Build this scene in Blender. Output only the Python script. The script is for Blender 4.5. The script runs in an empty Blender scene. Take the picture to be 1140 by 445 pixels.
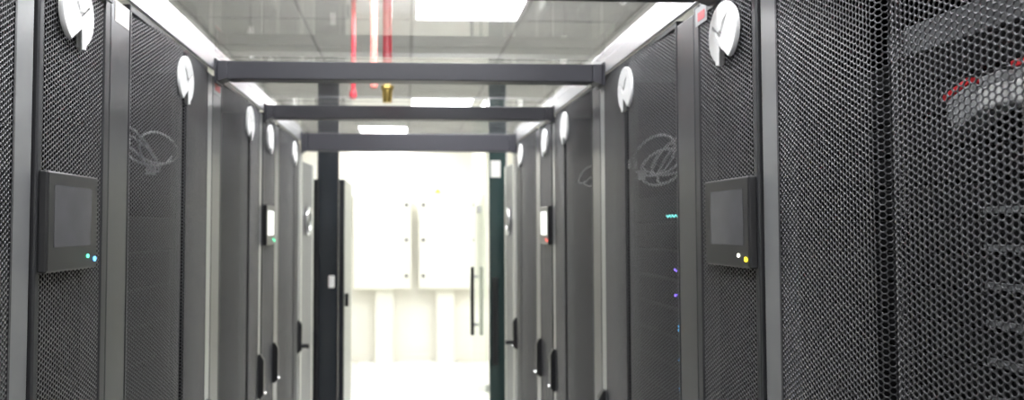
import bpy, bmesh, math, random
import numpy as np
from mathutils import Vector, Matrix

random.seed(7)
S = bpy.context.scene
C = S.collection

# ------------------------------------------------------------------ camera, world, exposure
EYE = 1.63
cd = bpy.data.cameras.new('camera')
cam = bpy.data.objects.new('camera', cd); C.objects.link(cam)
cam.location = (0, 0, EYE)
cam.rotation_euler = (math.radians(90 + 2.18), 0, math.radians(-2.5))
cd.sensor_width = 36.0
cd.lens = 800 / 1140 * 36.0
cd.shift_x = 83 / 1140
cd.clip_start = 0.02
cd.dof.use_dof = True
cd.dof.focus_distance = 1.02
cd.dof.aperture_fstop = 4.4
S.camera = cam

w = bpy.data.worlds.new('world'); S.world = w
w.use_nodes = True
w.node_tree.nodes['Background'].inputs[0].default_value = (0.9, 0.95, 1.0, 1)
w.node_tree.nodes['Background'].inputs[1].default_value = 0.08

S.view_settings.view_transform = 'Standard'
S.view_settings.look = 'None'
S.view_settings.gamma = 1.0
S.view_settings.use_curve_mapping = False
S.view_settings.exposure = 1.36
LAMP = 11.0          # radiance of the ceiling light diffusers

# ------------------------------------------------------------------ materials
M = {}
def mat(name, col, rough=0.5, metal=0.0, var=0.06, scale=30.0, spec=0.5, bump=0.0, emit=None, estr=0.0):
    m = bpy.data.materials.new(name); m.use_nodes = True
    nt = m.node_tree; b = nt.nodes['Principled BSDF']
    b.inputs['Roughness'].default_value = rough
    b.inputs['Metallic'].default_value = metal
    b.inputs['Specular IOR Level'].default_value = spec
    tc = nt.nodes.new('ShaderNodeTexCoord')
    nz = nt.nodes.new('ShaderNodeTexNoise'); nz.inputs['Scale'].default_value = scale
    nz.inputs['Detail'].default_value = 3
    nt.links.new(tc.outputs['Object'], nz.inputs['Vector'])
    mx = nt.nodes.new('ShaderNodeMix'); mx.data_type = 'RGBA'
    mx.inputs['A'].default_value = (*[c * (1 - var) for c in col], 1)
    mx.inputs['B'].default_value = (*[min(1, c * (1 + var)) for c in col], 1)
    nt.links.new(nz.outputs['Fac'], mx.inputs['Factor'])
    nt.links.new(mx.outputs['Result'], b.inputs['Base Color'])
    if bump:
        bp = nt.nodes.new('ShaderNodeBump'); bp.inputs['Strength'].default_value = bump
        bp.inputs['Distance'].default_value = 0.001
        nt.links.new(nz.outputs['Fac'], bp.inputs['Height'])
        nt.links.new(bp.outputs['Normal'], b.inputs['Normal'])
    if emit:
        b.inputs['Emission Color'].default_value = (*emit, 1)
        b.inputs['Emission Strength'].default_value = estr
    M[name] = m
    return m

def glass_mat(name, tint, ior=1.5, rough=0.0, haze=0.0):
    """clear sheet: Fresnel reflection on the outer face, transparent otherwise, a diffuse haze for dust and added brightness"""
    m = bpy.data.materials.new(name); m.use_nodes = True
    nt = m.node_tree; nt.nodes.clear()
    out = nt.nodes.new('ShaderNodeOutputMaterial')
    tr = nt.nodes.new('ShaderNodeBsdfTransparent'); tr.inputs[0].default_value = (*tint, 1)
    gl = nt.nodes.new('ShaderNodeBsdfGlossy'); gl.inputs['Roughness'].default_value = rough
    gl.inputs['Color'].default_value = (1, 1, 1, 1)
    fr = nt.nodes.new('ShaderNodeFresnel'); fr.inputs['IOR'].default_value = ior
    geo = nt.nodes.new('ShaderNodeNewGeometry')
    inv = nt.nodes.new('ShaderNodeMath'); inv.operation = 'SUBTRACT'; inv.inputs[0].default_value = 1.0
    mul = nt.nodes.new('ShaderNodeMath'); mul.operation = 'MULTIPLY'
    nt.links.new(geo.outputs['Backfacing'], inv.inputs[1])
    nt.links.new(inv.outputs[0], mul.inputs[0]); nt.links.new(fr.outputs[0], mul.inputs[1])
    df = nt.nodes.new('ShaderNodeBsdfDiffuse'); df.inputs[0].default_value = (0.8, 0.8, 0.78, 1)
    tc = nt.nodes.new('ShaderNodeTexCoord'); nz = nt.nodes.new('ShaderNodeTexNoise')
    nz.inputs['Scale'].default_value = 5; nz.inputs['Detail'].default_value = 6
    nt.links.new(tc.outputs['Object'], nz.inputs['Vector'])
    hz = nt.nodes.new('ShaderNodeMath'); hz.operation = 'MULTIPLY'; hz.inputs[1].default_value = haze
    nt.links.new(nz.outputs['Fac'], hz.inputs[0])
    m1 = nt.nodes.new('ShaderNodeMixShader'); m2 = nt.nodes.new('ShaderNodeMixShader')
    nt.links.new(hz.outputs[0], m1.inputs[0]); nt.links.new(tr.outputs[0], m1.inputs[1]); nt.links.new(df.outputs[0], m1.inputs[2])
    nt.links.new(mul.outputs[0], m2.inputs[0]); nt.links.new(m1.outputs[0], m2.inputs[1]); nt.links.new(gl.outputs[0], m2.inputs[2])
    nt.links.new(m2.outputs[0], out.inputs[0])
    M[name] = m

def lamp_mat(name, col, s):
    m = bpy.data.materials.new(name); m.use_nodes = True
    nt = m.node_tree; nt.nodes.clear()
    o = nt.nodes.new('ShaderNodeOutputMaterial'); e = nt.nodes.new('ShaderNodeEmission')
    e.inputs[0].default_value = (*col, 1); e.inputs[1].default_value = s
    nt.links.new(e.outputs[0], o.inputs[0]); M[name] = m

mat('rack_paint', (0.062, 0.063, 0.068), 0.36, 0.5, 0.08, 60, 0.55)
mat('mesh_paint', (0.092, 0.092, 0.099), 0.33, 0.6, 0.05, 80, 0.7)
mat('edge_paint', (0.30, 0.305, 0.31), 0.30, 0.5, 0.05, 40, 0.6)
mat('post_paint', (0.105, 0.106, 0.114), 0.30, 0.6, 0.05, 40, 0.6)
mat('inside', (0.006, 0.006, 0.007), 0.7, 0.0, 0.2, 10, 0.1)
mat('beam_paint', (0.040, 0.040, 0.049), 0.42, 0.1, 0.06, 40)
mat('aluminium', (0.72, 0.72, 0.75), 0.34, 0.75, 0.03, 40)
mat('jamb_metal', (0.55, 0.55, 0.53), 0.4, 0.4, 0.04, 30)
mat('leaf_metal', (0.22, 0.22, 0.225), 0.45, 0.2, 0.05, 30)
mat('white_plastic', (0.88, 0.88, 0.88), 0.32, 0.0, 0.01, 20)
mat('black_plastic', (0.022, 0.022, 0.024), 0.35, 0.0, 0.1, 60)
mat('panel_case', (0.030, 0.030, 0.032), 0.3, 0.0, 0.06, 60)
mat('screen_dark', (0.10, 0.10, 0.105), 0.09, 0.0, 0.25, 18, 0.7)
mat('screen_lit', (0.5, 0.5, 0.5), 0.15, 0, 0.02, 10, 0.5, 0, (0.95, 1.0, 0.93), 0.45)
mat('wall_white', (0.84, 0.82, 0.74), 0.6, 0, 0.015, 6)
mat('ceiling_tile', (0.82, 0.82, 0.79), 0.85, 0, 0.06, 160, 0.3, 0.3)
mat('ceiling_grid', (0.52, 0.52, 0.50), 0.5, 0, 0.03, 30)
mat('floor_tile', (0.86, 0.86, 0.84), 0.22, 0, 0.02, 12)
mat('floor_tile_cream', (0.74, 0.73, 0.66), 0.4, 0, 0.02, 12)
mat('floor_grey', (0.22, 0.22, 0.22), 0.4, 0, 0.03, 12)
mat('cabinet_white', (0.86, 0.85, 0.76), 0.35, 0, 0.01, 12)
mat('red_paint', (0.62, 0.03, 0.05), 0.3, 0, 0.06, 30)
mat('hazed_red', (0.80, 0.26, 0.22), 0.35, 0, 0.05, 30)  # pipe red, paled in the colour for haze and reflections over it
mat('brass', (0.62, 0.45, 0.14), 0.26, 0.95, 0.06, 60)
mat('chrome', (0.75, 0.75, 0.76), 0.2, 0.95, 0.03, 50)
mat('steel', (0.50, 0.50, 0.51), 0.35, 0.8, 0.05, 50)
mat('dark_door', (0.020, 0.024, 0.030), 0.18, 0, 0.15, 5, 0.6)
mat('green_door', (0.030, 0.052, 0.052), 0.14, 0, 0.15, 5, 0.6)
mat('knob_grey', (0.16, 0.16, 0.15), 0.4, 0.3, 0.05, 30)
mat('black_cabinet', (0.014, 0.016, 0.022), 0.35, 0, 0.1, 12)
mat('cabinet_edge', (0.34, 0.35, 0.33), 0.45, 0.2, 0.05, 12)
mat('paper', (0.80, 0.77, 0.74), 0.6, 0, 0.03, 60)
mat('sticker_red', (0.5, 0.05, 0.06), 0.45, 0, 0.06, 60)
mat('grey_sticker', (0.30, 0.30, 0.31), 0.45, 0, 0.06, 60)
mat('cable_grey', (0.78, 0.78, 0.80), 0.45, 0, 0.08, 60)
mat('server_dark', (0.010, 0.010, 0.011), 0.5, 0.0, 0.1, 60, 0.12)
mat('server_grey', (0.22, 0.23, 0.24), 0.45, 0.3, 0.05, 60)
mat('connector_grey', (0.40, 0.41, 0.42), 0.5, 0, 0.05, 60)
mat('connector_red', (0.75, 0.03, 0.04), 0.4, 0, 0.05, 60)
mat('yellow', (0.85, 0.75, 0.02), 0.45, 0, 0.05, 60)
for n, c in (('led_green', (0.1, 1, 0.45)), ('led_blue', (0.12, 0.5, 1)), ('led_white', (1, 1, 0.8)), ('led_yellow', (1, 0.8, 0.03)),
             ('led_teal', (0.15, 0.7, 0.65)), ('led_violet', (0.25, 0.15, 1.0)), ('led_red', (1, 0.12, 0.08))):
    lamp_mat(n, c, 1.6)
lamp_mat('lamp', (0.975, 0.985, 1.0), LAMP)
glass_mat('roof_glass', (0.90, 0.90, 0.90), 1.52, 0.015, 0.19)  # dust haze, raised further to lift the brightness of glass and ceiling
glass_mat('door_glass', (0.90, 0.95, 0.92), 1.5, 0.0, 0.02)

# ------------------------------------------------------------------ mesh helpers
class MB:
    """collects boxes, tubes and prisms into one mesh"""
    def __init__(s): s.bm = bmesh.new()
    def box(s, x0, x1, y0, y1, z0, z1, bev=0.0, seg=2):
        r = bmesh.ops.create_cube(s.bm, size=1.0)
        vs = r['verts']
        for v in vs:
            v.co = Vector(((x0 + x1) / 2 + v.co.x * (x1 - x0), (y0 + y1) / 2 + v.co.y * (y1 - y0), (z0 + z1) / 2 + v.co.z * (z1 - z0)))
        if bev:
            es = list({e for v in vs for e in v.link_edges})
            bmesh.ops.bevel(s.bm, geom=es, offset=bev, segments=seg, affect='EDGES', profile=0.5)
        return s
    def cyl(s, p, q, r1, r2=None, seg=20):
        r2 = r1 if r2 is None else r2
        p, q = Vector(p), Vector(q); d = q - p
        rot = d.to_track_quat('Z', 'Y').to_matrix().to_4x4()
        bmesh.ops.create_cone(s.bm, cap_ends=True, segments=seg, radius1=r1, radius2=r2, depth=d.length,
                              matrix=Matrix.Translation((p + q) / 2) @ rot)
        return s
    def lathe(s, prof, cx, cy, seg=24):
        rings = []
        for r, z in prof:
            rings.append([s.bm.verts.new((cx + r * math.cos(2 * math.pi * k / seg), cy + r * math.sin(2 * math.pi * k / seg), z)) for k in range(seg)])
        for a, b in zip(rings, rings[1:]):
            for k in range(seg):
                s.bm.faces.new((a[k], a[(k + 1) % seg], b[(k + 1) % seg], b[k]))
        s.bm.faces.new(rings[0][::-1]); s.bm.faces.new(rings[-1])
        return s
    def prism(s, pts, axis, a, b):
        """pts 2D outline extruded along axis from a to b"""
        def P(u, v, t): return {'x': (t, u, v), 'y': (u, t, v), 'z': (u, v, t)}[axis]
        A = [s.bm.verts.new(P(u, v, a)) for u, v in pts]; B = [s.bm.verts.new(P(u, v, b)) for u, v in pts]
        n = len(pts)
        s.bm.faces.new(A[::-1]); s.bm.faces.new(B)
        for k in range(n): s.bm.faces.new((A[k], A[(k + 1) % n], B[(k + 1) % n], B[k]))
        return s
    def tube(s, pts, r, seg=8, closed=False):
        pts = [Vector(p) for p in pts]; n = len(pts); rings = []
        up = Vector((0.31, 0.2, 0.93)).normalized()
        for i, p in enumerate(pts):
            a = pts[(i - 1) % n] if (closed or i > 0) else p
            b = pts[(i + 1) % n] if (closed or i < n - 1) else p
            t = (b - a).normalized(); u = t.cross(up)
            if u.length < 1e-4: u = t.cross(Vector((1, 0, 0)))
            u.normalize(); v = t.cross(u)
            rings.append([s.bm.verts.new(p + r * (math.cos(2 * math.pi * k / seg) * u + math.sin(2 * math.pi * k / seg) * v)) for k in range(seg)])
        m = n if closed else n - 1
        for i in range(m):
            A, B = rings[i], rings[(i + 1) % n]
            for k in range(seg): s.bm.faces.new((A[k], A[(k + 1) % seg], B[(k + 1) % seg], B[k]))
        if not closed:
            s.bm.faces.new(rings[0]); s.bm.faces.new(rings[-1][::-1])
        return s
    def mesh(s, name, m, smooth=False):
        bmesh.ops.recalc_face_normals(s.bm, faces=s.bm.faces[:])
        me = bpy.data.meshes.new(name); s.bm.to_mesh(me); s.bm.free()
        me.materials.append(M[m])
        if smooth:
            me.polygons.foreach_set('use_smooth', [True] * len(me.polygons))
            me.set_sharp_from_angle(angle=math.radians(40))
        return me

def obj(name, me, parent=None, loc=(0, 0, 0), rot=(0, 0, 0)):
    o = bpy.data.objects.new(name, me); C.objects.link(o)
    o.location = loc; o.rotation_euler = rot; o.parent = parent
    return o
def thing(name, label, cat, loc=(0, 0, 0), group=None, mirror=False):
    o = bpy.data.objects.new(name, None); C.objects.link(o)
    o.location = loc
    if mirror: o.scale = (-1, 1, 1)
    o.empty_display_size = 0.1
    return tag(o, label, cat, group)
def tag(o, label, cat, group=None):
    o['label'] = label; o['category'] = cat
    if group: o['group'] = group
    return o
def struct(o, label=None):
    o['kind'] = 'structure'
    if label: o['label'] = label
    return o
def bx(name, m, parent, *b, bev=0.0, smooth=False):
    return obj(name, MB().box(*b, bev=bev).mesh(name, m, smooth), parent)

def hex_sheet(name, prof, z0, z1, pitch, hole, thick, m):
    """perforated sheet of staggered hexagonal holes bent along a plan profile of (y, x) points; one welded mesh"""
    P = np.array(prof, float); seg = np.hypot(*np.diff(P, axis=0).T); L = np.concatenate([[0], np.cumsum(seg)])
    R = pitch / math.sqrt(3); dx = 1.5 * R; hp = pitch / 2
    nc = int((L[-1] - 0.5 * R) / dx); nr = int((z1 - z0 - hp) / pitch)
    s0 = (L[-1] - (nc - 1) * dx) / 2
    # smooth normals along the profile
    T = np.diff(P, axis=0) / seg[:, None]
    mid = (L[:-1] + L[1:]) / 2
    def pos(s, z, n):
        sc = np.clip(s, 0, L[-1])
        y = np.interp(sc, L, P[:, 0]); x = np.interp(sc, L, P[:, 1])
        ty = np.interp(sc, mid, T[:, 0]); tx = np.interp(sc, mid, T[:, 1]); k = np.hypot(ty, tx)
        return np.stack([x + n * ty / k, y - n * tx / k, z], -1)
    ii, jj = np.meshgrid(np.arange(nc), np.arange(nr), indexing='ij'); ii = ii.ravel(); jj = jj.ravel()
    # lattice coordinates of outer corners: (2*s/R, 2*z/pitch) are integers
    cs = ii * 3; cz = jj * 2 + (ii % 2)
    off = [(2, 0), (1, 1), (-1, 1), (-2, 0), (-1, -1), (1, -1)]
    OS = np.stack([cs + a for a, _ in off], 1); OZ = np.stack([cz + b for _, b in off], 1)
    key = (OS + 10) * 100000 + (OZ + 10)
    uk, idx = np.unique(key.ravel(), return_inverse=True); idx = idx.reshape(key.shape)
    us = (uk // 100000 - 10) * R / 2 + s0; uz = (uk % 100000 - 10) * hp + z0 + hp
    vo = pos(us, uz, 0.0)
    CS = cs * R / 2 + s0; CZ = cz * hp + z0 + hp
    ang = np.radians([0, 60, 120, 180, 240, 300])
    IS = CS[:, None] + hole * R * np.cos(ang); IZ = CZ[:, None] + hole * R * np.sin(ang)
    vi = pos(IS.ravel(), IZ.ravel(), 0.0); vb = pos(IS.ravel(), IZ.ravel(), -thick)
    V = np.concatenate([vo, vi, vb]); no = len(vo); ni = len(vi); n = len(ii)
    I = no + np.arange(n * 6).reshape(n, 6); B = I + ni
    I2, B2, O2 = np.roll(I, -1, 1), np.roll(B, -1, 1), np.roll(idx, -1, 1)
    F = np.concatenate([np.stack([idx, O2, I2, I], -1).reshape(-1, 4), np.stack([I, I2, B2, B], -1).reshape(-1, 4)])
    me = bpy.data.meshes.new(name)
    me.vertices.add(len(V)); me.vertices.foreach_set('co', V.astype(np.float32).ravel())
    me.loops.add(F.size); me.loops.foreach_set('vertex_index', F.astype(np.int32).ravel())
    me.polygons.add(len(F)); me.polygons.foreach_set('loop_start', np.arange(0, F.size, 4, dtype=np.int32))
    me.update(calc_edges=True); me.materials.append(M[m])
    return me

# ------------------------------------------------------------------ the room
XL, XR = -0.583, 0.617            # planes of the two rows of rack fronts
YB = 8.87                         # back wall
CEIL = 2.78
fl = struct(bx('floor', 'floor_grey', None, -3.0, 3.0, -2.5, YB + 0.1, -0.12, -0.004))
tm = MB().box(-0.2985, 0.2985, -0.2985, 0.2985, -0.02, 0, bev=0.0015, seg=1).mesh('floor_tile', 'floor_tile')
tm2 = MB().box(-0.2985, 0.2985, -0.2985, 0.2985, -0.02, 0, bev=0.0015, seg=1).mesh('floor_tile_cream', 'floor_tile_cream')
for i in range(-3, 4):
    for j in range(9):
        x = 0.33 + i * 0.6; y = YB - 0.3 - j * 0.6
        obj('tile', tm if i in (-1, 0) else tm2, fl, (x, y, 0.0))
struct(bx('wall_back', 'wall_white', None, -3.0, 3.0, YB, YB + 0.1, 0, CEIL))
struct(bx('wall_left', 'wall_white', None, -3.1, -3.0, -2.5, YB + 0.1, 0, CEIL))
struct(bx('wall_right', 'wall_white', None, 3.0, 3.1, -2.5, YB + 0.1, 0, CEIL))
struct(bx('wall_front', 'wall_white', None, -3.0, 3.0, -2.6, -2.5, 0, CEIL))
bb = struct(bx('baseboard_back', 'wall_white', None, -3.0, 3.0, YB - 0.012, YB, 0.0, 0.08, bev=0.003))

ce = struct(bx('ceiling', 'ceiling_grid', None, -3.0, 3.0, -2.5, YB + 0.1, CEIL + 0.012, CEIL + 0.1))
ct = MB().box(-0.290, 0.290, -0.290, 0.290, 0.0, 0.014, bev=0.003, seg=1).mesh('ceiling_tile', 'ceiling_tile')
lamp_y = {3.65: [0], 8.45: [-1], 0.05: [-1, 0], 1.25: [-1, 0], 3.05: [-1, 0],
          5.45: [-4, 3], 6.65: [0, 3], 7.25: [-4, 3]}  # side lights of the end room are unseen, added to brighten it
names_l = {(0, 3.65): 'square ceiling light panel over the aisle, between the brass nozzle and the header beam',
           (0, 6.65): 'square ceiling light panel over the white room past the doorway beam',
           (-1, 8.45): 'square ceiling light panel close to the wall with white electrical boxes'}
frame_me = None
for i in range(-5, 5):
    for j in range(-3, 16):
        x = 0.33 + i * 0.6; y = 3.65 + (j - 5) * 0.6
        if abs(x) > 2.9 or y < -2.4 or y > YB: continue
        lam = any(abs(y - ly) < 0.01 and i in li for ly, li in lamp_y.items())
        if not lam:
            if y + 0.3 < YB: obj('ceiling_tile', ct, ce, (x, y, CEIL))
            continue
        key = next(((k, ly) for (k, ly) in names_l if k == i and abs(ly - y) < 0.01), None)
        t = thing('ceiling_light', names_l.get(key, 'square ceiling light panel over the aisle before the header-side light panel' if y < 4 else 'added unseen ceiling light panel beside a side wall of the white end room'), 'light',
                  (x, y, CEIL), 'ceiling light panels')
        if frame_me is None:
            f = MB()
            for a in (-1, 1):
                f.box(min(a * 0.296, a * 0.276), max(a * 0.296, a * 0.276), -0.296, 0.296, -0.006, 0.010)
                f.box(-0.276, 0.276, min(a * 0.296, a * 0.276), max(a * 0.296, a * 0.276), -0.006, 0.010)
            frame_me = f.mesh('light_frame', 'white_plastic')
            diff_me = MB().box(-0.276, 0.276, -0.276, 0.276, 0.0, 0.008).mesh('diffuser', 'lamp')
        obj('light_frame', frame_me, t); obj('diffuser', diff_me, t)

# ------------------------------------------------------------------ rack and cooler meshes (local: front plane x = 0 facing +x, y along the row)
RW, CW, H, D = 0.745, 0.283, 2.10, 1.0
NB, FB = 0.100, 0.055             # near and far borders
LW = (RW - NB - FB) / 2           # door leaf width
PITCH = 0.0085
def leaf_profile(n=10):
    p = []
    for k in range(n + 1):
        u = k / n
        p.append((u * (LW - 0.017), 0.004 + 0.024 * math.sin(u * math.pi / 2 * 0.95)))
    p += [(LW - 0.010, 0.0215), (LW - 0.004, 0.008), (LW - 0.002, -0.004)]
    return p
ZL0, ZL1 = 0.06, 2.083
leaf_me = hex_sheet('mesh_sheet', leaf_profile(), ZL0, ZL1, PITCH, 0.79, 0.0013, 'mesh_paint')
cooler_me = hex_sheet('mesh_sheet_narrow', [(0, 0.006), (0.05, 0.0065), (0.10, 0.0068), (0.15, 0.0068), (0.2, 0.0065), (CW - 0.056, 0.006)], ZL0, ZL1, PITCH, 0.79, 0.0013, 'mesh_paint')

def disc_emblem():
    r = 0.057
    out = []
    A0, A1 = math.radians(-118), math.radians(-60 - 360)
    for k in range(49):
        a = A0 + (A1 - A0) * k / 48
        out.append((r * math.cos(a), r * math.sin(a)))
    out += [(0.48 * r, -1.0 * r), (0.22 * r, -1.04 * r), (0.20 * r, -0.40 * r)]
    hole = [(u * r, v * r) for u, v in ((-0.54, 0.68), (-0.06, 0.40), (0.10, 0.12), (0.30, 0.10), (0.70, 0.42), (0.76, 0.30), (0.22, -0.20), (0.0, -0.04))]
    plate_hole = [(0.06 * r, 0.04 * r), (0.28 * r, 0.06 * r), (0.20 * r, -0.14 * r)]
    def make(name, rings, ext, bev, off):
        cu = bpy.data.curves.new(name, 'CURVE'); cu.dimensions = '2D'; cu.fill_mode = 'BOTH'
        for rg in rings:
            sp = cu.splines.new('POLY'); sp.points.add(len(rg) - 1); sp.use_cyclic_u = True
            for p, (u, v) in zip(sp.points, rg): p.co = (u, v, 0, 1)
        cu.extrude = ext; cu.bevel_depth = bev; cu.bevel_resolution = 1
        tmp = bpy.data.objects.new('tmp', cu); C.objects.link(tmp)
        bpy.context.view_layer.update()
        me = bpy.data.meshes.new_from_object(tmp.evaluated_get(bpy.context.evaluated_depsgraph_get()))
        bpy.data.objects.remove(tmp); bpy.data.curves.remove(cu)
        # curve plane (u, v, w) -> local (x = w + off, y = u, z = v)
        me.transform(Matrix(((0, 0, 1, off), (1, 0, 0, 0), (0, 1, 0, 0), (0, 0, 0, 1))))
        me.name = name; me.materials.clear(); me.materials.append(M['white_plastic'])
        return me
    face = make('emblem', [out, hole], 0.0025, 0.0012, 0.0085)
    inner = [(u * 0.96, v * 0.96) for u, v in out]
    plate = make('emblem_plate', [inner, plate_hole], 0.0015, 0.0, 0.0030)
    return face, plate
emb_face, emb_plate = disc_emblem()

def handle_mesh():
    m = MB()
    m.prism([(-0.085, 0.0), (-0.085, 0.010), (-0.070, 0.022), (0.062, 0.022), (0.085, 0.008), (0.085, 0.0)], 'y', -0.012, 0.012)
    # prism coordinates (u, v) are (x, z): swap so that length runs along z
    for v in m.bm.verts: v.co = Vector((v.co.z, v.co.y, v.co.x))
    return m.mesh('handle', 'black_plastic')
handle_me = handle_mesh()
lock_me = MB().cyl((0.022, 0, -0.066), (0.030, 0, -0.066), 0.007, 0.006, 16).mesh('lock_barrel', 'chrome', True)
knob_me = MB().cyl((0.02, 0.0, -0.05), (0.05, 0.0, -0.05), 0.010, 0.012, 16).box(0.05, 0.062, -0.018, 0.018, -0.062, -0.038, bev=0.004).mesh('knob', 'black_plastic', True)

def shared(fn):
    cache = {}
    def g(*a):
        if a not in cache: cache[a] = fn(*a)
        return cache[a]
    return g
@shared
def box_mesh(name, m, b, bev): return MB().box(*b, bev=bev).mesh(name, m)
def part(name, m, parent, *b, bev=0.0): return obj(name, box_mesh(name, m, b, bev), parent)

def cabinet_body(t, W):
    e = 0.0015
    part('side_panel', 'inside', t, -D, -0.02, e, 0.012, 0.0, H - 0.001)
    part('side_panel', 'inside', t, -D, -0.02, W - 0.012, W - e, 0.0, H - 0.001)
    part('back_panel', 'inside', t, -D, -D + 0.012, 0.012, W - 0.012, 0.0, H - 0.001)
    part('top_panel', 'rack_paint', t, -D, -0.02, e, W - e, H - 0.012, H)
    part('base', 'rack_paint', t, -D, -0.002, e, W - e, 0.0, 0.05)

def server_rack(label, x, y, mirror, knob=False, sticker=None, emblem=True):
    t = thing('server_rack', label, 'server rack', (x, y, 0), 'server racks along the aisle', mirror)
    e = 0.0015
    cabinet_body(t, RW)
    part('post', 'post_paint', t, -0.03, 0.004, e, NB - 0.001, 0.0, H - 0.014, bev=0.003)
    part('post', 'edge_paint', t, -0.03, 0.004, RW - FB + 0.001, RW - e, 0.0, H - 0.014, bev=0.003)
    part('top_rail', 'rack_paint', t, -0.03, 0.004, NB, RW - FB, ZL1 + 0.001, H - 0.001, bev=0.002)
    part('bottom_rail', 'rack_paint', t, -0.03, 0.004, NB, RW - FB, 0.051, ZL0 + 0.01, bev=0.002)
    for near in (True, False):
        lf = obj('door_leaf', leaf_me, t, (0, NB if near else RW - FB, 0))
        if not near: lf.scale = (1, -1, 1)
        obj('hinge_strip', box_mesh('hinge_strip', 'mesh_paint', (0.0005, 0.0055, -0.001, 0.004, ZL0, ZL1), 0.0), lf)
        obj('bottom_strip', box_mesh('bottom_strip', 'mesh_paint', (0.002, 0.005, 0.004, LW - 0.004, ZL0, ZL0 + 0.012), 0.0), lf)
    if emblem:
        em = obj('emblem', emb_face, t, (0.0225, NB + LW, 2.0))
        obj('emblem_plate', emb_plate, em)
    h = obj('handle', handle_me, t, (0.004, RW - FB / 2, 1.045)); obj('lock_barrel', lock_me, h)
    if knob: obj('knob', knob_me, h)
    if sticker == 'paper':
        part('sticker', 'paper', t, 0.0042, 0.0050, 0.020, 0.092, 2.040, 2.083)
    elif sticker == 'red':
        s_ = part('sticker', 'grey_sticker', t, 0.0042, 0.0050, 0.006, 0.094, 2.035, 2.075)
        obj('red_band', box_mesh('red_band', 'sticker_red', (0.0051, 0.0056, 0.020, 0.080, 2.045, 2.066), 0.0), s_)
    return t

def cooler(label, x, y, mirror, lit, led1, led2, red_mark=False):
    t = thing('cooling_unit', label, 'cooling unit', (x, y, 0), 'narrow cooling units between the racks', mirror)
    e = 0.0015
    cabinet_body(t, CW)
    a, b = 0.022, CW - 0.034
    part('door_frame', 'rack_paint', t, -0.03, 0.008, e + 0.004, a, 0.05, H - 0.004, bev=0.003)
    part('door_frame', 'rack_paint', t, -0.03, 0.008, b, CW - e - 0.006, 0.05, H - 0.004, bev=0.003)
    part('top_rail', 'rack_paint', t, -0.03, 0.007, a, b, ZL1, H - 0.004, bev=0.002)
    obj('door_sheet', cooler_me, t, (0, a, 0))
    em = obj('emblem', emb_face, t, (0.0068, 0.118, 2.0)); obj('emblem_plate', emb_plate, em)
    h = obj('handle', handle_me, t, (0.008, CW - 0.020, 1.045)); obj('lock_barrel', lock_me, h)
    # touch panel, about 20 x 16 cm
    yc0, yc1, z0, z1 = 0.012, 0.196, EYE - 0.072, EYE + 0.090
    p = part('touch_panel', 'panel_case', t, 0.0075, 0.022, yc0, yc1, z0, z1, bev=0.003)
    part_s = lambda n, m, *bb: obj(n, box_mesh(n, m, bb, 0.0), p)
    part_s('bezel', 'black_plastic', 0.0220, 0.0228, yc0 + 0.004, yc1 - 0.004, z0 + 0.004, z1 - 0.004)
    part_s('screen', 'screen_lit' if lit else 'screen_dark', 0.0229, 0.0233, yc0 + 0.022, yc1 - 0.028, z0 + 0.040, z1 - 0.022)
    for k, (ly, lz, lm) in enumerate(((0.144, 0.022, led1), (0.172, 0.016, led2))):
        if mirror: ly = yc1 - yc0 - ly
        obj('indicator_light', MB().cyl((0.0228, yc0 + ly, z0 + lz), (0.0248, yc0 + ly, z0 + lz), 0.0042 if k else 0.0034, None, 14).mesh('indicator_light', lm), p)
    if red_mark:
        s_ = part('sticker', 'grey_sticker', t, 0.0082, 0.009, 0.205, 0.262, 2.050, 2.088)
        obj('red_band', box_mesh('red_band', 'sticker_red', (0.0091, 0.0096, 0.215, 0.250, 2.058, 2.076), 0.0), s_)
    return t

yl = [0.392, 1.137, 1.420, 2.165, 2.910, 3.193, 3.938]
yr = [0.465, 1.210, 1.493, 2.238, 2.983, 3.266, 4.011]
server_rack('black mesh double-door server rack before the cooling unit with a blue indicator light', XL, yl[0], False)
cooler('narrow black cooling unit with dark touch panel showing green and blue lights', XL, yl[1], False, False, 'led_green', 'led_blue')
server_rack('black mesh double-door server rack with a white paper label on its post', XL, yl[2], False, sticker='paper')
server_rack('black mesh double-door server rack with a red sticker near the top of its post', XL, yl[3], False, sticker='red')
cooler('narrow grey cooling unit with lit white touch panel and green light', XL, yl[4], False, True, 'led_green', 'led_green')
server_rack('black mesh server rack ending its row beside the dark tall panel and black cabinet', XL, yl[5], False, knob=True)
server_rack('black mesh double-door server rack holding connectors with red tabs', XR, yr[0], True)
cooler('narrow black cooling unit with dark touch panel showing white and yellow lights', XR, yr[1], True, False, 'led_white', 'led_yellow', True)
server_rack('black mesh server rack with a coiled grey cable and blue server lights behind its door', XR, yr[2], True)
server_rack('black mesh server rack between the coiled-cable rack and the cooling unit with red light', XR, yr[3], True)
cooler('narrow grey cooling unit with lit white touch panel and red light', XR, yr[4], True, True, 'led_red', 'led_red')
server_rack('black mesh server rack ending its row beside the dark green door panel', XR, yr[5], True, knob=True)

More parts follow.
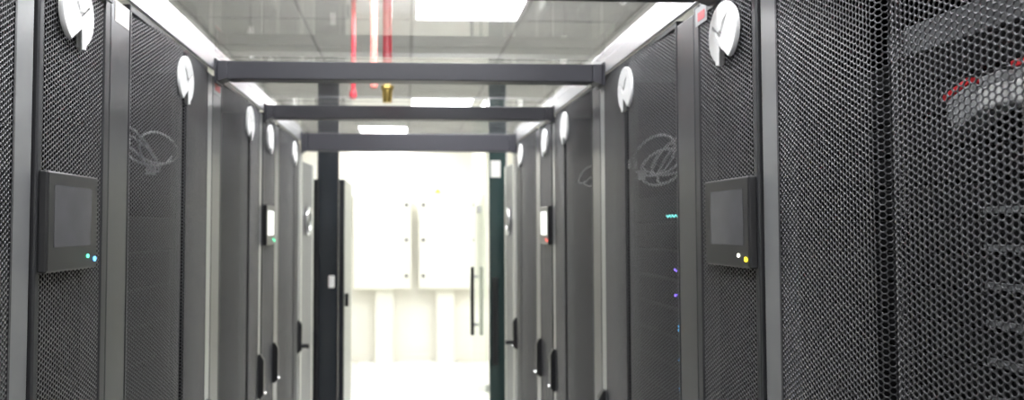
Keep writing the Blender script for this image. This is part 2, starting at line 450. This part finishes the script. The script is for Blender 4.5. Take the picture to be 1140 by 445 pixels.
# ------------------------------------------------------------------ aisle roof: beams, glass, edge trims
def beam(label, y0, y1, z0, z1, g='cross beams of the aisle roof'):
    t = thing('roof_beam', label, 'beam', (0, y0, 0), g)
    d = y1 - y0
    obj('beam_bar', MB().box(XL + 0.045, XR - 0.045, 0, d, z0, z1, bev=0.003).mesh('beam_bar', 'beam_paint'), t)
    for s, X in ((1, XL), (-1, XR)):
        pts = [(X + s * 0.017, z0 - 0.006), (X + s * 0.0445, z0 + 0.004), (X + s * 0.0445, z1), (X + s * 0.017, z1)]
        gus = [(-0.012, z1 + 0.004), (-0.012, z0 - 0.012), (d + 0.012, z0 - 0.012), (d + 0.012, z1 + 0.004)]
        obj('gusset', MB().prism(gus, 'x', X + s * 0.011, X + s * 0.016).mesh('gusset', 'beam_paint'), t)
        obj('end_bracket', MB().prism(pts, 'y', 0.001, d - 0.001).mesh('end_bracket', 'beam_paint'), t)
BY = [(1.335, 1.390), (2.165, 2.222), (2.915, 2.970), (3.925, 3.985)]
zb = EYE
beam('dark grey roof beam above the cooling units with dark touch panels', *BY[0], zb + 0.445, zb + 0.500)
beam('dark grey roof beam in front of the brass nozzle', *BY[1], zb + 0.445, zb + 0.500)
beam('dark grey roof beam just behind the brass nozzle', *BY[2], zb + 0.440, zb + 0.495)
beam('thick dark grey header beam over the aisle doorway', *BY[3], zb + 0.418, zb + 0.512)
GZ = zb + 0.514
gl = ['clear glass roof panel before the beam above the dark touch panels', 'clear glass roof panel above the rack with the coiled cable',
      'clear glass roof panel pierced by the brass nozzle', 'clear glass roof panel next to the thick header beam']
ge = [(-0.40, 1.360), (1.364, 2.192), (2.196, 2.942), (2.946, 3.985)]
for lab, (a, b) in zip(gl, ge):
    tag(bx('roof_glass', 'roof_glass', None, XL + 0.012, XR - 0.012, a, b, GZ, GZ + 0.006), lab, 'glass panel', 'glass panels of the aisle roof')
tag(bx('roof_trim', 'aluminium', None, XL + 0.001, XL + 0.010, -0.40, 3.99, 2.101, GZ + 0.030, bev=0.002), 'silver metal trim strip along the top of the rack row with the paper label', 'trim', 'roof edge trims')
tag(bx('roof_trim', 'aluminium', None, XR - 0.010, XR - 0.001, -0.40, 3.99, 2.101, GZ + 0.030, bev=0.002), 'silver metal trim strip along the top of the rack row with the coiled cable', 'trim', 'roof edge trims')

# ------------------------------------------------------------------ fire pipes above the roof
t = thing('fire_nozzle', 'red vertical pipe ending in a brass nozzle through the glass roof', 'pipe', (-0.069, 2.60, 0), 'red pipes above the aisle roof')
obj('pipe', MB().cyl((0, 0, zb + 0.565), (0, 0, CEIL), 0.017, None, 20).mesh('pipe', 'red_paint', True), t)
obj('red_socket', MB().lathe([(0.017, zb + 0.526), (0.023, zb + 0.530), (0.023, zb + 0.556), (0.018, zb + 0.566)], 0, 0).mesh('red_socket', 'red_paint', True), t)
nz = obj('brass_nozzle', MB().lathe([(0.0165, zb + 0.452), (0.017, zb + 0.456), (0.0195, zb + 0.498), (0.0195, zb + 0.502)], 0, 0).mesh('brass_nozzle', 'brass', True), t)
obj('hex_collar', MB().lathe([(0.0225, zb + 0.500), (0.0235, zb + 0.503), (0.0235, zb + 0.511), (0.0225, zb + 0.5135)], 0, 0, 6).mesh('hex_collar', 'brass'), nz)
t = thing('fire_pipe', 'thin red vertical pipe ending in a round red cap', 'pipe', (-0.266, 3.60, 0), 'red pipes above the aisle roof')
obj('pipe', MB().cyl((0, 0, zb + 0.68), (0, 0, CEIL), 0.0125, None, 18).mesh('pipe', 'red_paint', True), t)
obj('cap', MB().lathe([(0.008, zb + 0.640), (0.017, zb + 0.648), (0.020, zb + 0.664), (0.017, zb + 0.682), (0.012, zb + 0.688)], 0, 0).mesh('cap', 'red_paint', True), t)
t = thing('fire_pipe', 'haze-paled red vertical pipe between the capped pipe and the nozzle pipe', 'pipe', (-0.155, 3.42, 0), 'red pipes above the aisle roof')
obj('pipe', MB().cyl((0, 0, zb + 0.69), (0, 0, CEIL), 0.017, None, 18).mesh('pipe', 'hazed_red', True), t)
obj('cap', MB().lathe([(0.013, zb + 0.662), (0.019, zb + 0.668), (0.019, zb + 0.695), (0.017, zb + 0.699)], 0, 0).mesh('cap', 'hazed_red', True), t)

# ------------------------------------------------------------------ aisle doorway: jambs and open leaves
def aisle_door(label, X, y, s):
    t = thing('aisle_door', label, 'door', (X, y, 0), 'open aisle end doors', s < 0)
    part('jamb', 'jamb_metal', t, -0.06, 0.010, 0.0, 0.055, 0.0, zb + 0.412, bev=0.003)
    lf = part('leaf', 'leaf_metal', t, -0.040, 0.002, 0.060, 0.400, 0.01, 2.0, bev=0.003)
    obj('stile', box_mesh('stile', 'jamb_metal', (-0.041, 0.005, 0.360, 0.402, 0.01, 2.002), 0.002), lf)
    obj('pull_handle', shared_pull(), lf)
    obj('pull_recess', shared_recess(), lf)
    a = math.radians(4.0 if s > 0 else 0.8); hy = 0.060                      # leaf not quite flat against the row: turned about its hinge
    lf.rotation_euler = (0, 0, -a)
    lf.location = (-hy * math.sin(a), hy - hy * math.cos(a), 0)
@shared
def shared_pull():
    ring = [(0.014, 0.205 + 0.046 * math.cos(a), EYE + 0.035 + 0.072 * math.sin(a)) for a in [2 * math.pi * k / 36 for k in range(36)]]
    return MB().tube(ring, 0.012, 10, True).mesh('pull_handle', 'chrome', True)
@shared
def shared_recess():
    m = MB().cyl((0.002, 0.205, 0), (0.006, 0.205, 0), 0.036, None, 24)
    for v in m.bm.verts: v.co.z = EYE + 0.035 + v.co.z * 1.75
    return m.mesh('pull_recess', 'black_plastic')
aisle_door('grey metal aisle door swung open beside the black cabinet', XL, yl[6] + 0.003, 1)
aisle_door('grey metal aisle door swung open beside the dark green panel', XR, yr[6] + 0.003, -1)

# tall dark panels past the doorway
t = thing('door_panel', 'tall dark tinted door panel in front of the black cabinet with a white switch', 'door panel', (-0.514, 4.75, 0), 'tall dark panels past the aisle doorway')
bx('sheet', 'dark_door', t, -0.060, 0.062, 0.006, 0.034, 0.0, 2.62)
bx('frame_edge', 'black_plastic', t, -0.070, -0.060, 0, 0.04, 0.0, 2.62, bev=0.002)
bx('frame_edge', 'black_plastic', t, 0.062, 0.070, 0, 0.04, 0.0, 2.62, bev=0.002)
sw = bx('switch', 'white_plastic', t, 0.008, 0.046, -0.012, 0.006, 1.235, 1.315, bev=0.006)
t = thing('door_panel', 'tall dark green glass door panel with a paper notice and black pull', 'door panel', (0.612, 4.75, 0), 'tall dark panels past the aisle doorway')
bx('sheet', 'green_door', t, -0.052, 0.052, 0.006, 0.034, 0.0, 2.62)
bx('frame_edge', 'green_door', t, -0.060, -0.052, 0, 0.04, 0.0, 2.62, bev=0.002)
bx('frame_edge', 'jamb_metal', t, 0.052, 0.062, 0, 0.04, 0.0, 2.62, bev=0.002)
bx('notice', 'paper', t, -0.050, 0.016, 0.003, 0.0055, 1.962, 2.075)
pl = bx('pull_bar', 'black_plastic', t, -0.044, -0.006, -0.022, -0.004, 0.73, 1.30, bev=0.006)
bx('pull_mount', 'black_plastic', pl, -0.034, -0.016, -0.006, 0.006, 0.80, 0.83)
bx('pull_mount', 'black_plastic', pl, -0.034, -0.016, -0.006, 0.006, 1.20, 1.23)

t = thing('storage_cabinet', 'black cabinet with a grey side standing past the aisle doorway', 'cabinet', (-0.535, 5.0, 0))
bx('body', 'cabinet_edge', t, -0.11, 0.11, 0.022, 0.66, 0.0, 1.965, bev=0.004)
dr = bx('door', 'black_cabinet', t, -0.11, 0.108, 0.0, 0.020, 0.02, 1.963, bev=0.004)
bx('latch', 'black_plastic', t, 0.1105, 0.135, 0.05, 0.10, 1.08, 1.17, bev=0.006)

# frameless glass door, open, with a black pull bar
t = thing('glass_door', 'clear frameless glass door standing open with a black pull bar', 'door', (0.505, 4.55, 0))
bx('pane', 'door_glass', t, 0.0, 0.010, 0.0, 0.90, 0.012, 2.45)
pb = bx('pull_bar', 'black_plastic', t, -0.045, -0.020, 0.56, 0.60, 0.865, 1.35, bev=0.006)
for z in (0.93, 1.27): bx('pull_mount', 'steel', pb, -0.022, -0.0005, 0.57, 0.59, z, z + 0.02)
bx('lock_fitting', 'steel', t, -0.014, -0.0005, 0.34, 0.44, 1.73, 1.78, bev=0.003)
bx('floor_fitting', 'steel', t, -0.008, 0.018, 0.01, 0.14, 0.0, 0.05, bev=0.002)

# ------------------------------------------------------------------ electrical boxes on the back wall
def wall_box(label, x0, x1, knob_x, mark):
    t = thing('electrical_box', label, 'electrical box', ((x0 + x1) / 2, YB, 0), 'white electrical boxes on the back wall')
    h = (x1 - x0) / 2
    bx('box_body', 'cabinet_white', t, -h, h, -0.20, -0.001, 0.884, 2.04, bev=0.006)
    d = bx('box_door', 'cabinet_white', t, -h + 0.012, h - 0.012, -0.222, -0.201, 0.900, 2.024, bev=0.005)
    for z in (EYE + 0.27, EYE - 0.15, EYE - 0.58):
        obj('knob', MB().cyl((knob_x, -0.222, z), (knob_x, -0.245, z), 0.022, 0.018, 18).mesh('knob', 'knob_grey', True), d)
    if mark:
        obj('yellow_mark', MB().prism([(-0.15, 2.042), (-0.05, 2.042), (-0.10, 2.10)], 'y', -0.18, -0.172).mesh('yellow_mark', 'yellow'), t)
wall_box('white wall-mounted electrical box beside the black cabinet', -0.645, 0.065, 0.295, False)
wall_box('white wall-mounted electrical box with a yellow mark on top', 0.150, 0.815, -0.275, True)
for lab, a, b in (('white cable trunking under the electrical box beside the black cabinet', -0.380, -0.145),
                  ('white cable trunking under the electrical box with the yellow mark', 0.365, 0.590)):
    t = thing('cable_trunking', lab, 'trunking', ((a + b) / 2, YB, 0), 'cable trunkings below the electrical boxes')
    hw = (b - a) / 2
    bx('channel', 'cabinet_white', t, -hw, hw, -0.11, -0.013, 0.0, 0.882, bev=0.003)
    bx('cover', 'cabinet_white', t, -hw + 0.012, hw - 0.012, -0.122, -0.111, 0.0, 0.880, bev=0.003)
t = thing('floor_box', 'low grey box on the floor beside the white tiles', 'floor box', (0.775, 7.15, 0))
bx('box_body', 'cabinet_edge', t, -0.07, 0.10, 0, 0.22, 0.0, 0.07, bev=0.006)
bx('lid', 'paper', t, -0.065, 0.095, 0.005, 0.215, 0.071, 0.082, bev=0.003)

# ------------------------------------------------------------------ rack contents
def server(label, X, y0, y1, z, u, mirror, group, m='server_dark', strip=None, leds=()):
    t = thing('server_unit', label, 'server', (X, y0, z), group, mirror)
    h = 0.0445 * u - 0.002; L = y1 - y0
    part('chassis', 'server_dark', t, -0.80, -0.085, 0.03, L - 0.03, 0.0, h)
    b = part('bezel', m, t, -0.085, -0.075, 0.012, L - 0.012, 0.001, h - 0.001, bev=0.002)
    if strip:
        part('pull_strip', strip, b, -0.0745, -0.068, 0.10, 0.33, 0.004, 0.012)
    for (ly, lz, lw, lh, lm) in leds:
        obj('indicator_light', box_mesh('indicator_light', lm, (-0.0745, -0.071, ly, ly + lw, lz, lz + lh), 0.0), b)
    return t
ya, yb = yr[0] + 0.03, yr[0] + RW - 0.03
U0 = EYE + 0.235
server('light grey server unit high in the rack with red tabs', XR, ya, yb - 0.17, U0, 1, True, None, 'server_grey')
ORD = ['first', 'second', 'third', 'fourth', 'fifth', 'sixth', 'seventh', 'eighth', 'ninth', 'tenth', 'eleventh']
names_s = {1: 'dark server unit directly above the red connectors'}
names_s.update({k: 'dark server unit, %s below the red connectors' % ORD[k - 3] for k in range(3, 13)})
for k in range(1, 13):
    if k == 2: continue
    server(names_s[k], XR, ya, yb, U0 - 0.0445 * k * 1.0, 1, True,
           'dark servers below the red connectors', 'server_dark', 'server_grey' if k > 4 else None)
server('dark patch switch holding the red-tabbed connectors', XR, ya, yb, U0 - 0.089, 1, True, None, 'server_dark')
# connectors plugged into the switch, in a rising row
for k, (y0, y1, z, tilt, white, red, lab) in enumerate((
        (0.797, 0.840, EYE + 0.148, 0.36, False, True, 'grey tilted connector with a long red tab'),
        (0.757, 0.791, EYE + 0.160, 0.10, True, False, 'white connector block between two red-tabbed connectors'),
        (0.700, 0.745, EYE + 0.160, 0.03, True, True, 'white connector with a red tab beside the white block'))):
    t = thing('cable_connector', lab, 'connector', (XR + 0.0745, (y0 + y1) / 2, z), 'connectors in the rack', True)
    t.rotation_euler = (-tilt, 0, 0)
    hl = (y1 - y0) / 2
    part('plug', 'white_plastic' if white else 'connector_grey', t, 0.0, 0.038, -hl, hl, -0.026, 0.000, bev=0.003)
    part('plug_top', 'connector_grey', t, 0.0, 0.036, -hl + 0.001, hl - 0.001, 0.0005, 0.013, bev=0.002)
    if red: part('tab', 'connector_red', t, 0.0, 0.037, -hl, hl, 0.0135, 0.021, bev=0.001)
ya, yb = yr[2] + 0.03, yr[2] + RW - 0.03
leds = {3: [(0.26, 0.010, 0.09, 0.006, 'led_teal')], 5: [(0.29, 0.02, 0.012, 0.006, 'led_violet')], 6: [(0.29, 0.03, 0.012, 0.006, 'led_violet')],
        7: [(0.27, 0.02, 0.010, 0.014, 'led_blue')], 8: [(0.27, 0.02, 0.010, 0.006, 'led_blue')], 9: [(0.27, 0.02, 0.010, 0.006, 'led_blue')]}
for k in range(3, 12):
    lit = {3: ' with a teal light', 5: ' with a violet light', 6: ' with a violet light', 7: ' with a bright blue light', 8: ' with a small blue light', 9: ' with a small blue light'}.get(k, '')
    server('dark server%s, %s below the coiled grey cable' % (lit, ORD[k - 3]), XR, ya, yb, EYE + 0.24 - 0.0745 * k, 1.6, True, 'servers below the coiled cable',
           'server_dark', None, leds.get(k, ()))
ya, yb = yl[2] + 0.03, yl[2] + RW - 0.03
for k in range(7):
    server('dark server, %s below the pale cable coil in the paper-label rack' % ORD[k], XL, ya, yb, EYE - 0.06 - 0.0905 * k, 2, False, 'servers in the paper-label rack')

def coil(name, label, X, yc, zc, ly, lz, n, r, seed):
    rnd = random.Random(seed); m = MB()
    pts = []
    N = 26 * n
    for k in range(N):
        a = 2 * math.pi * k / 26; f = k / N
        sy = ly / 2 * (1 - 0.22 * abs(math.sin(2.3 * f * n + seed))); sz = lz / 2 * (1 - 0.35 * abs(math.sin(1.7 * f * n + 1 + seed)))
        pts.append((X + 0.03 * math.sin(3.1 * f * n + seed) + 0.02 * f, yc + sy * math.cos(a) + 0.02 * math.sin(5 * f), zc + sz * math.sin(a) - 0.12 * lz * math.cos(a) + 0.02 * math.sin(7 * f)))
    m.tube(pts, r, 6)
    t = thing(name, label, 'cable', (0, 0, 0))
    o = obj('cable_loop', m.mesh('cable_loop', 'cable_grey', True), t)
    tie = MB()
    for q in (0.2, 0.6):
        p = pts[int(q * N)]; tie.box(p[0] - 0.012, p[0] + 0.012, p[1] - 0.006, p[1] + 0.006, p[2] - 0.014, p[2] + 0.014, bev=0.002)
    obj('cable_tie', tie.mesh('cable_tie', 'white_plastic'), t)
coil('coiled_cable', 'coil of grey cable hanging behind the mesh above the blue-lit servers', XR + 0.085, 1.94, EYE + 0.185, 0.36, 0.12, 5, 0.0035, 1)
coil('coiled_cable', 'coil of pale cable behind the mesh of the rack with the paper label', XL - 0.085, 1.86, EYE + 0.20, 0.32, 0.10, 3, 0.0030, 4)
coil('coiled_cable', 'small cable coil behind the mesh of the rack next to the coiled-cable rack', XR + 0.085, 2.68, EYE + 0.19, 0.26, 0.11, 3, 0.0030, 2)
